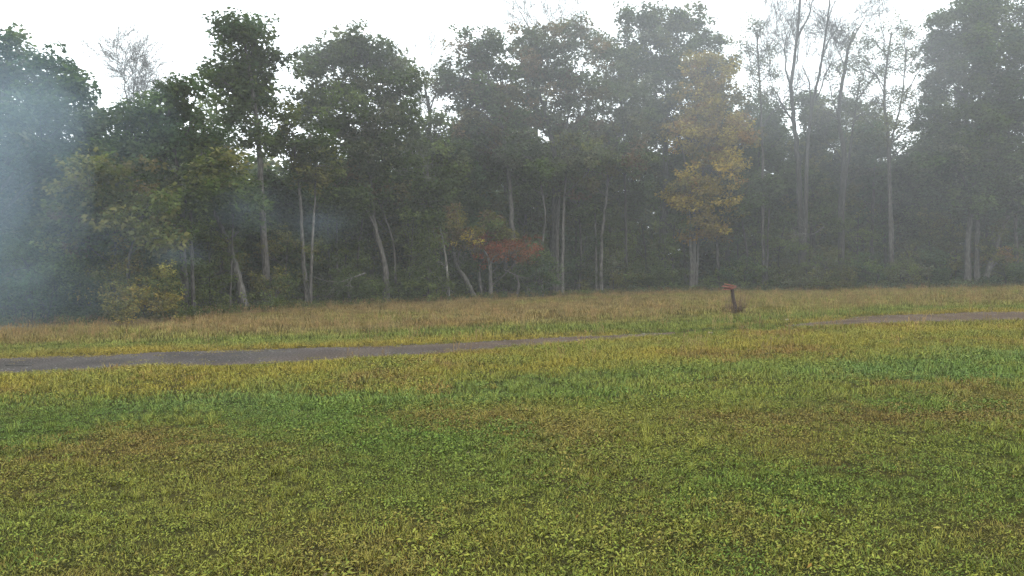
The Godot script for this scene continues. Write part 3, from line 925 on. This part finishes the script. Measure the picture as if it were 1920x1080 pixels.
func build_shrubs() -> void:
	shrub("bush", "yellow-green bush at the field edge at the left", 250, wood_edge(250) - 0.6, [[240, 500, 46, 30], [282, 535, 42, 30], [205, 540, 42, 34], [250, 570, 66, 24], [232, 468, 28, 12], [300, 575, 28, 16]], [OLIVE, LIGHT, YELLOW, OLIVE], 1.6)
	shrub("bush", "blue-green misty bush at the left edge", 60, wood_edge(60) + 0.2, [[60, 495, 60, 42], [115, 535, 48, 36], [15, 555, 55, 36], [90, 575, 60, 22], [-40, 500, 60, 60]], [BLUISH, GREEN], 1.3)
	shrub("bush", "shaded bush between the yellow-green bush and the left edge", 160, wood_edge(160) + 0.6, [[150, 520, 40, 36], [165, 570, 40, 26], [130, 480, 36, 30]], [GREEN, DEEP], 1.3)
	shrub("bush", "small pointed green bush right of the leaning ivy-clad trunk", 508, wood_edge(508) + 0.2, [[506, 525, 16, 16], [520, 545, 24, 14], [492, 550, 22, 14], [510, 570, 34, 10]], [GREEN, OLIVE], 1.4)
	shrub("bush", "dark low bush between the sparse tree and the crooked trunk", 650, wood_edge(650) + 0.8, [[640, 535, 34, 18], [680, 525, 30, 18], [660, 552, 50, 14], [610, 550, 26, 14]], [DEEP, GREEN], 1.3)
	shrub("bush", "dark bush right of the crooked grey trunk's foot", 750, wood_edge(750) + 1.0, [[745, 530, 30, 20], [770, 548, 24, 14], [725, 545, 26, 16]], [DEEP, GREEN], 1.2)
	shrub("bush", "green sapling bush under the hanging leaves left of the leaning yellow tree", 810, wood_edge(810) - 0.2, [[800, 520, 22, 16], [822, 540, 24, 14], [795, 552, 20, 10]], [GREEN, LIGHT], 1.1)
	shrub("bush", "dim bush behind the red-leaved tree's trunks", 935, wood_edge(935) + 3.0, [[930, 520, 40, 20], [970, 530, 34, 18], [900, 535, 30, 16]], [DEEP, GREEN], 1.1)
	shrub("bush", "olive bush below the pale trunks right of centre", 1150, wood_edge(1150) + 0.5, [[1150, 505, 40, 26], [1180, 525, 36, 18], [1120, 525, 34, 18]], [OLIVE, GREEN, GREY], 1.2)
	shrub("bush", "green bush left of the yellow tree's stems", 1235, wood_edge(1235) + 0.8, [[1230, 510, 36, 24], [1262, 528, 26, 14], [1205, 528, 28, 14]], [GREEN, DEEP], 1.2)
	shrub("bush", "leafy bush behind the leaning post", 1390, wood_edge(1390) + 0.3, [[1370, 520, 30, 16], [1400, 505, 28, 20], [1420, 525, 28, 14], [1345, 528, 24, 12]], [GREEN, BLUISH, LIGHT], 1.2)
	shrub("bush", "broad hazy olive-green bush under the leafless forked tree", 1520, wood_edge(1520) + 0.2, [[1510, 490, 44, 28], [1550, 500, 38, 26], [1480, 515, 36, 22], [1530, 525, 60, 16], [1585, 522, 28, 14]], [OLIVE, GREEN, GREY], 1.2)
	shrub("bush", "dim green bush between the dark forked tree and the slim tree", 1630, wood_edge(1630) + 0.5, [[1620, 505, 36, 24], [1650, 515, 30, 18], [1600, 520, 26, 16]], [GREEN, BLUISH], 1.2)
	shrub("bush", "yellowish upright bush right of the slim tree", 1705, wood_edge(1705) + 0.3, [[1702, 475, 26, 30], [1715, 505, 34, 22], [1690, 515, 28, 16]], [OLIVE, LIGHT, GREY], 1.1)
	shrub("bush", "wide dark bush in the misty gap at the right", 1765, wood_edge(1765) + 1.5, [[1755, 495, 40, 26], [1785, 515, 34, 18], [1735, 520, 30, 14]], [BLUISH, DEEP], 1.2)
	shrub("bush", "low bush at the foot of the right-edge trunk", 1890, wood_edge(1890) + 0.2, [[1885, 515, 34, 16], [1915, 508, 30, 18], [1860, 524, 24, 10]], [GREEN, BLUISH], 1.2)


func build_undergrowth() -> void:
	var places := []
	var tints := PackedColorArray()
	var palette := [GREEN, LIGHT, BLUISH, OLIVE]
	for k in 3400:
		var px := rng.randf_range(-180, 2100)
		var deep := pow(rng.randf(), 1.6) * 9.0
		var depth := wood_edge(px) - 0.4 + deep
		var p := on_ground(px, depth)
		p.y += rng.randf() * (0.35 + 0.35 * smoothstep(1100, 1500, px)) + 0.05
		var sz := rng.randf_range(0.45, 1.0)
		places.append(Transform3D(Basis.from_euler(Vector3(rng.randfn() * 0.2, rng.randf() * TAU, rng.randfn() * 0.2)).scaled(Vector3.ONE * sz), p))
		var tint: Color = palette[rng.randi() % 4] * rng.randf_range(0.7, 1.4)
		tints.append(Color(tint.r, tint.g, tint.b))
	for k in 1100:                                         # ragged weeds spilling into the field
		var px := rng.randf_range(-180, 2100)
		var depth := wood_edge(px) - 2.4 * pow(rng.randf(), 1.5) * (1.0 + 0.8 * fine_noise.get_noise_1d(px * 0.06))
		var p := on_ground(px, depth)
		p.y += rng.randf_range(0.08, 0.5)
		places.append(Transform3D(Basis.from_euler(Vector3(rng.randfn() * 0.3, rng.randf() * TAU, rng.randfn() * 0.3)).scaled(Vector3(0.5, 0.9, 0.5) * rng.randf_range(0.4, 0.9)), p))
		var tint: Color = [OLIVE, GREEN, RUSSET, LIGHT][rng.randi() % 4] * rng.randf_range(0.6, 1.4)
		tints.append(Color(tint.r, tint.g, tint.b))
	for k in 900:
		var px := rng.randf_range(1180, 2050)
		var depth := wood_edge(px) - 0.7 + rng.randf() * 2.0
		var p := on_ground(px, depth)
		p.y += rng.randf() * 0.75 * (0.6 + 0.6 * fine_noise.get_noise_1d(px * 0.05)) + 0.1
		places.append(Transform3D(Basis.from_euler(Vector3(rng.randfn() * 0.2, rng.randf() * TAU, rng.randfn() * 0.2)).scaled(Vector3.ONE * rng.randf_range(0.5, 1.1)), p))
		var tint := Color(0.17, 0.20, 0.13) * rng.randf_range(0.5, 1.5)
		tints.append(Color(tint.r, tint.g, tint.b))
	tag(scatter("undergrowth", clusters["low"][0], leaf_material, places, tints), "low weeds and brambles along the foot of the wood", "undergrowth", "", "stuff")


func dead_branch(label: String, px: float, py: float, depth: float, to_x: float, to_y: float, levels: int) -> void:
	var a := at(px, py, depth)
	var b := at(to_x, to_y, depth + 0.5)
	var s := Shape.new()
	grow(s, Vector3.ZERO, (b - a).normalized(), a.distance_to(b) * 0.8, 0.05, levels, 1.2, 0.0)
	var o := obj("dead_branch", s.mesh(), bark["dead"])
	o.position = a
	tag(o, label, "branch")


func build_post() -> void:
	var depth := 40.5
	var base := on_ground(1381, depth)
	var root := thing("leaning_post", base, "leaning dark wooden post with a rusty red flat top in the field", "post")
	var wood := StandardMaterial3D.new()
	wood.albedo_color = Color(0.055, 0.032, 0.024).linear_to_srgb()
	wood.albedo_texture = noise_texture(0.03, 4, Color(0.5, 0.5, 0.5), Color(1, 1, 1), 256, 31)
	wood.uv1_triplanar = true
	wood.uv1_scale = Vector3(5, 0.8, 5)
	wood.roughness = 0.9
	var rust := StandardMaterial3D.new()
	rust.albedo_color = Color(0.28, 0.095, 0.065).linear_to_srgb()
	rust.albedo_texture = noise_texture(0.03, 4, Color(0.5, 0.45, 0.42), Color(1, 1, 1), 256, 32)
	rust.uv1_triplanar = true
	rust.uv1_scale = Vector3(2, 2, 2)
	rust.roughness = 0.85
	var foot := Vector3(0.03, -0.2, 0)
	var head := at(1372, 540, depth) - base
	var s := Shape.new()
	var pts := []
	var rad := []
	for k in 8:
		pts.append(foot.lerp(head, k / 7.0) + Vector3(rng.randfn() * 0.006, 0, rng.randfn() * 0.006))
		rad.append(lerpf(0.10, 0.085, k / 7.0))
	s.tube(pts, rad, 8, Color.WHITE, 0.07)
	obj("post", s.mesh(), wood, root)
	# a tilted stack of three weathered plates
	var places := [[Vector3(-0.18, -0.04, 0.02), 0.27, 0.20, 0.06, 0.12], [Vector3(-0.13, 0.05, 0.0), 0.38, 0.26, 0.06, -0.10], [Vector3(-0.06, 0.14, -0.03), 0.32, 0.24, 0.055, -0.2]]
	for e in places:
		var p := Shape.new()
		var n := 14
		var top := []
		var low := []
		for k in n:
			var a := TAU * k / n
			var r := 1.0 + rng.randf_range(-0.12, 0.12)
			var q := Vector3(cos(a) * e[1] * r, 0, sin(a) * e[2] * r)
			top.append(q * 0.93 + Vector3(0, e[3] * 0.5, 0))
			low.append(q + Vector3(0, -e[3] * 0.3, 0))
		for k in n:
			var j := (k + 1) % n
			p.tri(top[k], Vector3(0, e[3] * 0.6, 0), top[j], Color.WHITE)
			p.quad(low[k], top[k], top[j], low[j], Color.WHITE)
			p.tri(low[j], Vector3(0, -e[3] * 0.5, 0), low[k], Color.WHITE)
		var o := obj("plate", p.mesh(), rust, root)
		o.position = head + e[0]
		o.rotation = Vector3(0.08, 0.2, e[4])
	# dry stalks round its foot
	var stalks := Shape.new()
	for k in 46:
		var a := Vector3(rng.randfn() * 0.28 - 0.06, -0.05, rng.randfn() * 0.16)
		var high := rng.randf_range(0.35, 1.15)
		var b := a + Vector3(rng.randfn() * 0.18 + 0.12 * signf(a.x), high, rng.randfn() * 0.12)
		limb(stalks, a, b, 0.011, 0.005, 4, 4, 0.0, 0.06)
		for q in 3:
			var f := a.lerp(b, rng.randf_range(0.4, 0.95))
			limb(stalks, f, f + Vector3(rng.randfn() * 0.12, rng.randf_range(0.05, 0.2), rng.randfn() * 0.1), 0.007, 0.004, 2, 3, 0.0, 0.03)
	for e in [[0.14, 1.25, 0.2], [0.1, 1.0, 0.24]]:
		limb(stalks, Vector3(e[0], -0.05, 0.05), Vector3(e[2], e[1], 0.02), 0.016, 0.008, 6, 4, 0.0, 0.1)
	var dry := StandardMaterial3D.new()
	dry.albedo_color = Color(0.11, 0.068, 0.045).linear_to_srgb()
	dry.roughness = 0.9
	var weed := thing("dry_weeds", base, "tuft of dry brown weed stalks round the foot of the leaning post", "weeds")
	tag(obj("stalks", stalks.mesh(), dry, weed), "", "", "", "stuff")
	var leaves := []
	var tints := PackedColorArray()
	for k in 16:
		leaves.append(Transform3D(Basis(Vector3.UP, rng.randf() * TAU).scaled(Vector3.ONE * rng.randf_range(0.3, 0.5)), Vector3(rng.randfn() * 0.3 - 0.12, rng.randf_range(0.05, 0.5), rng.randfn() * 0.2)))
		tints.append(Color(0.13, 0.085, 0.045) * rng.randf_range(0.7, 1.4))
	scatter("dead_leaves", clusters["low"][0], leaf_material, leaves, tints, weed)


func mist(label: String, px: float, py: float, depth: float, size: Vector3, density: float, tone: Color) -> void:
	var root := thing("mist", at(px, py, depth), label, "mist")
	tag(root, "", "", "", "stuff")
	for k in 7:
		var q := (k + 0.5) / 7.0
		var f := FogVolume.new()
		f.shape = RenderingServer.FOG_VOLUME_SHAPE_ELLIPSOID
		f.size = size * Vector3(rng.randf_range(0.85, 1.2), rng.randf_range(0.8, 1.2), 1.0) * lerpf(1.75, 0.3, q)
		var m := FogMaterial.new()
		m.density = density * (0.015 + 0.27 * q * q + 0.05 * q)
		m.albedo = tone
		f.material = m
		f.name = "haze"
		f.position = Vector3(rng.randfn(), rng.randfn(), rng.randfn()) * size * 0.13
		root.add_child(f, true)


func build_mist() -> void:
	var blue := Color(0.82, 0.92, 1.0)
	var white := Color(0.955, 0.965, 0.985)
	mist("blue-grey mist drifting before the trees at the left edge", -60, 320, 37.0, Vector3(10, 14, 7), 0.075, blue)
	mist("low ragged mist before the bushes at the left edge", 20, 550, 37.5, Vector3(8, 3.4, 4.5), 0.035, blue)
	mist("thin bluish mist high before the misty corner tree", 60, 200, 38.0, Vector3(8, 5, 5), 0.055, blue)
	mist("faint mist veil over the small olive tree", 190, 430, 39.0, Vector3(5, 3.5, 4), 0.02, blue)
	mist("small wisp of mist beside the twin straight trunks", 315, 478, 42.0, Vector3(3.6, 1.5, 2.5), 0.055, blue)
	mist("small wisp of mist beside the leaning ivy-clad trunk", 460, 400, 46.0, Vector3(4.2, 2.2, 2.5), 0.055, blue)
	mist("small wisp of mist before the two pale stems", 590, 420, 52.0, Vector3(4.2, 2.2, 2.5), 0.055, blue)
	mist("white mist bank in the tall trees at the right", 1720, 110, 72.0, Vector3(60, 36, 22), 0.014, white)
	mist("pale mist hanging among the central treetops", 860, 70, 60.0, Vector3(84, 22, 18), 0.015, white)


func build_grass() -> void:
	lay_grass("near_grass", "short curly mown grass nearest the viewer", [clump(64, 0.15, 0.035, 0.085, 0.009, 2.4, 4), clump(64, 0.15, 0.03, 0.08, 0.010, 2.9, 4), clump(56, 0.14, 0.04, 0.095, 0.008, 2.0, 4), broad_weed(54, 0.16, 0.028), broad_weed(46, 0.16, 0.034)], 5.0, 15.0, 0.135, 1.0)
	lay_grass("middle_grass", "patchy green and yellow grass in front of the track", [clump(60, 0.24, 0.06, 0.15, 0.014, 1.7, 3), clump(60, 0.24, 0.06, 0.18, 0.013, 1.3, 3), broad_weed(46, 0.24, 0.05)], 15.0, 30.0, 0.24, 1.0)
	lay_grass("far_grass", "longer tan and green grass between the track and the wood", [clump(54, 0.36, 0.06, 0.18, 0.022, 1.1, 2), clump(50, 0.36, 0.08, 0.22, 0.022, 0.8, 2)], 30.0, 82.0, 0.34, 0.82)
	# taller tufts and fallen leaves break the sward
	var tuft := clump(46, 0.07, 0.10, 0.24, 0.011, 1.3, 4)
	var tufts := []
	var tuft_tints := PackedColorArray()
	for k in 2600:
		var depth := 5.5 + 24.0 * pow(rng.randf(), 0.8)
		var x := rng.randf_range(-1, 1) * depth * 0.66
		if absf(track_offset(x, depth)) < lookup(TRACK_WIDTH, x) * 0.5 or fine_noise.get_noise_2d(x * 0.8 + 40.0, depth * 0.8) < -0.05:
			continue
		var sz := rng.randf_range(0.45, 1.0) * (0.7 if depth < 10.0 else 1.0)
		tufts.append(Transform3D(Basis(Vector3.UP, rng.randf() * TAU).scaled(Vector3.ONE * sz), Vector3(x, ground_height(x, -depth), -depth)))
		var t := turf(x, depth).lerp(TURF_OLIVE, 0.3) * rng.randf_range(0.8, 1.35)
		tuft_tints.append(Color(t.r, t.g, t.b))
	tag(scatter("grass_tufts", tuft, grass_material, tufts, tuft_tints), "taller uneven tufts standing in the mown grass", "grass", "", "stuff")
	var leaf := broad_weed(1, 0.02, 0.07)
	var fallen := []
	var fallen_tints := PackedColorArray()
	for k in 800:
		var depth := 5.5 + 60.0 * pow(rng.randf(), 1.2)
		var x := rng.randf_range(-1, 1) * depth * 0.66
		if depth > edge_depth_at(x, depth):
			continue
		fallen.append(Transform3D(Basis.from_euler(Vector3(rng.randfn() * 0.4, rng.randf() * TAU, rng.randfn() * 0.4)).scaled(Vector3.ONE * rng.randf_range(0.6, 1.2)), Vector3(x, ground_height(x, -depth) + 0.05, -depth)))
		var t: Color = [RUSSET, ORANGE, YELLOW, TURF_TAN][rng.randi() % 4] * rng.randf_range(0.7, 1.3)
		fallen_tints.append(Color(t.r, t.g, t.b))
	tag(scatter("fallen_leaves", leaf, grass_material, fallen, fallen_tints), "dry leaves scattered thinly over the grass", "leaves", "", "stuff")
	# seed stems standing above the sward
	var stem := Shape.new()
	for k in 7:
		var a := Vector3(rng.randfn() * 0.1, 0, rng.randfn() * 0.1)
		var b := a + Vector3(rng.randfn() * 0.08, rng.randf_range(0.22, 0.45), rng.randfn() * 0.08)
		limb(stem, a, b, 0.005, 0.004, 3, 3, 0.0, 0.02)
		limb(stem, b, b + Vector3(rng.randfn() * 0.02, 0.07, rng.randfn() * 0.02), 0.013, 0.006, 2, 4, 0.0, 0.0)
	var places := []
	var tints := PackedColorArray()
	for k in 3600:
		var depth := rng.randf_range(22, 78)
		var x := rng.randf_range(-1, 1) * depth * 0.66
		var off := track_offset(x, depth)
		if depth > edge_depth_at(x, depth) + 1.0 or absf(off) < lookup(TRACK_WIDTH, x) * 0.55 or (off < 8.0 and rng.randf() > 0.12):
			continue
		var sz := rng.randf_range(0.6, 1.25)
		places.append(Transform3D(Basis(Vector3.UP, rng.randf() * TAU).scaled(Vector3.ONE * sz), Vector3(x, ground_height(x, -depth), -depth)))
		var t := TURF_TAN.lerp(TURF_RUST, rng.randf() * 0.6) * rng.randf_range(0.6, 1.3)
		tints.append(Color(t.r, t.g, t.b))
	tag(scatter("seed_stems", stem.mesh(), grass_material, places, tints), "thin dry seed stems standing in the far strip of grass", "grass", "", "stuff")
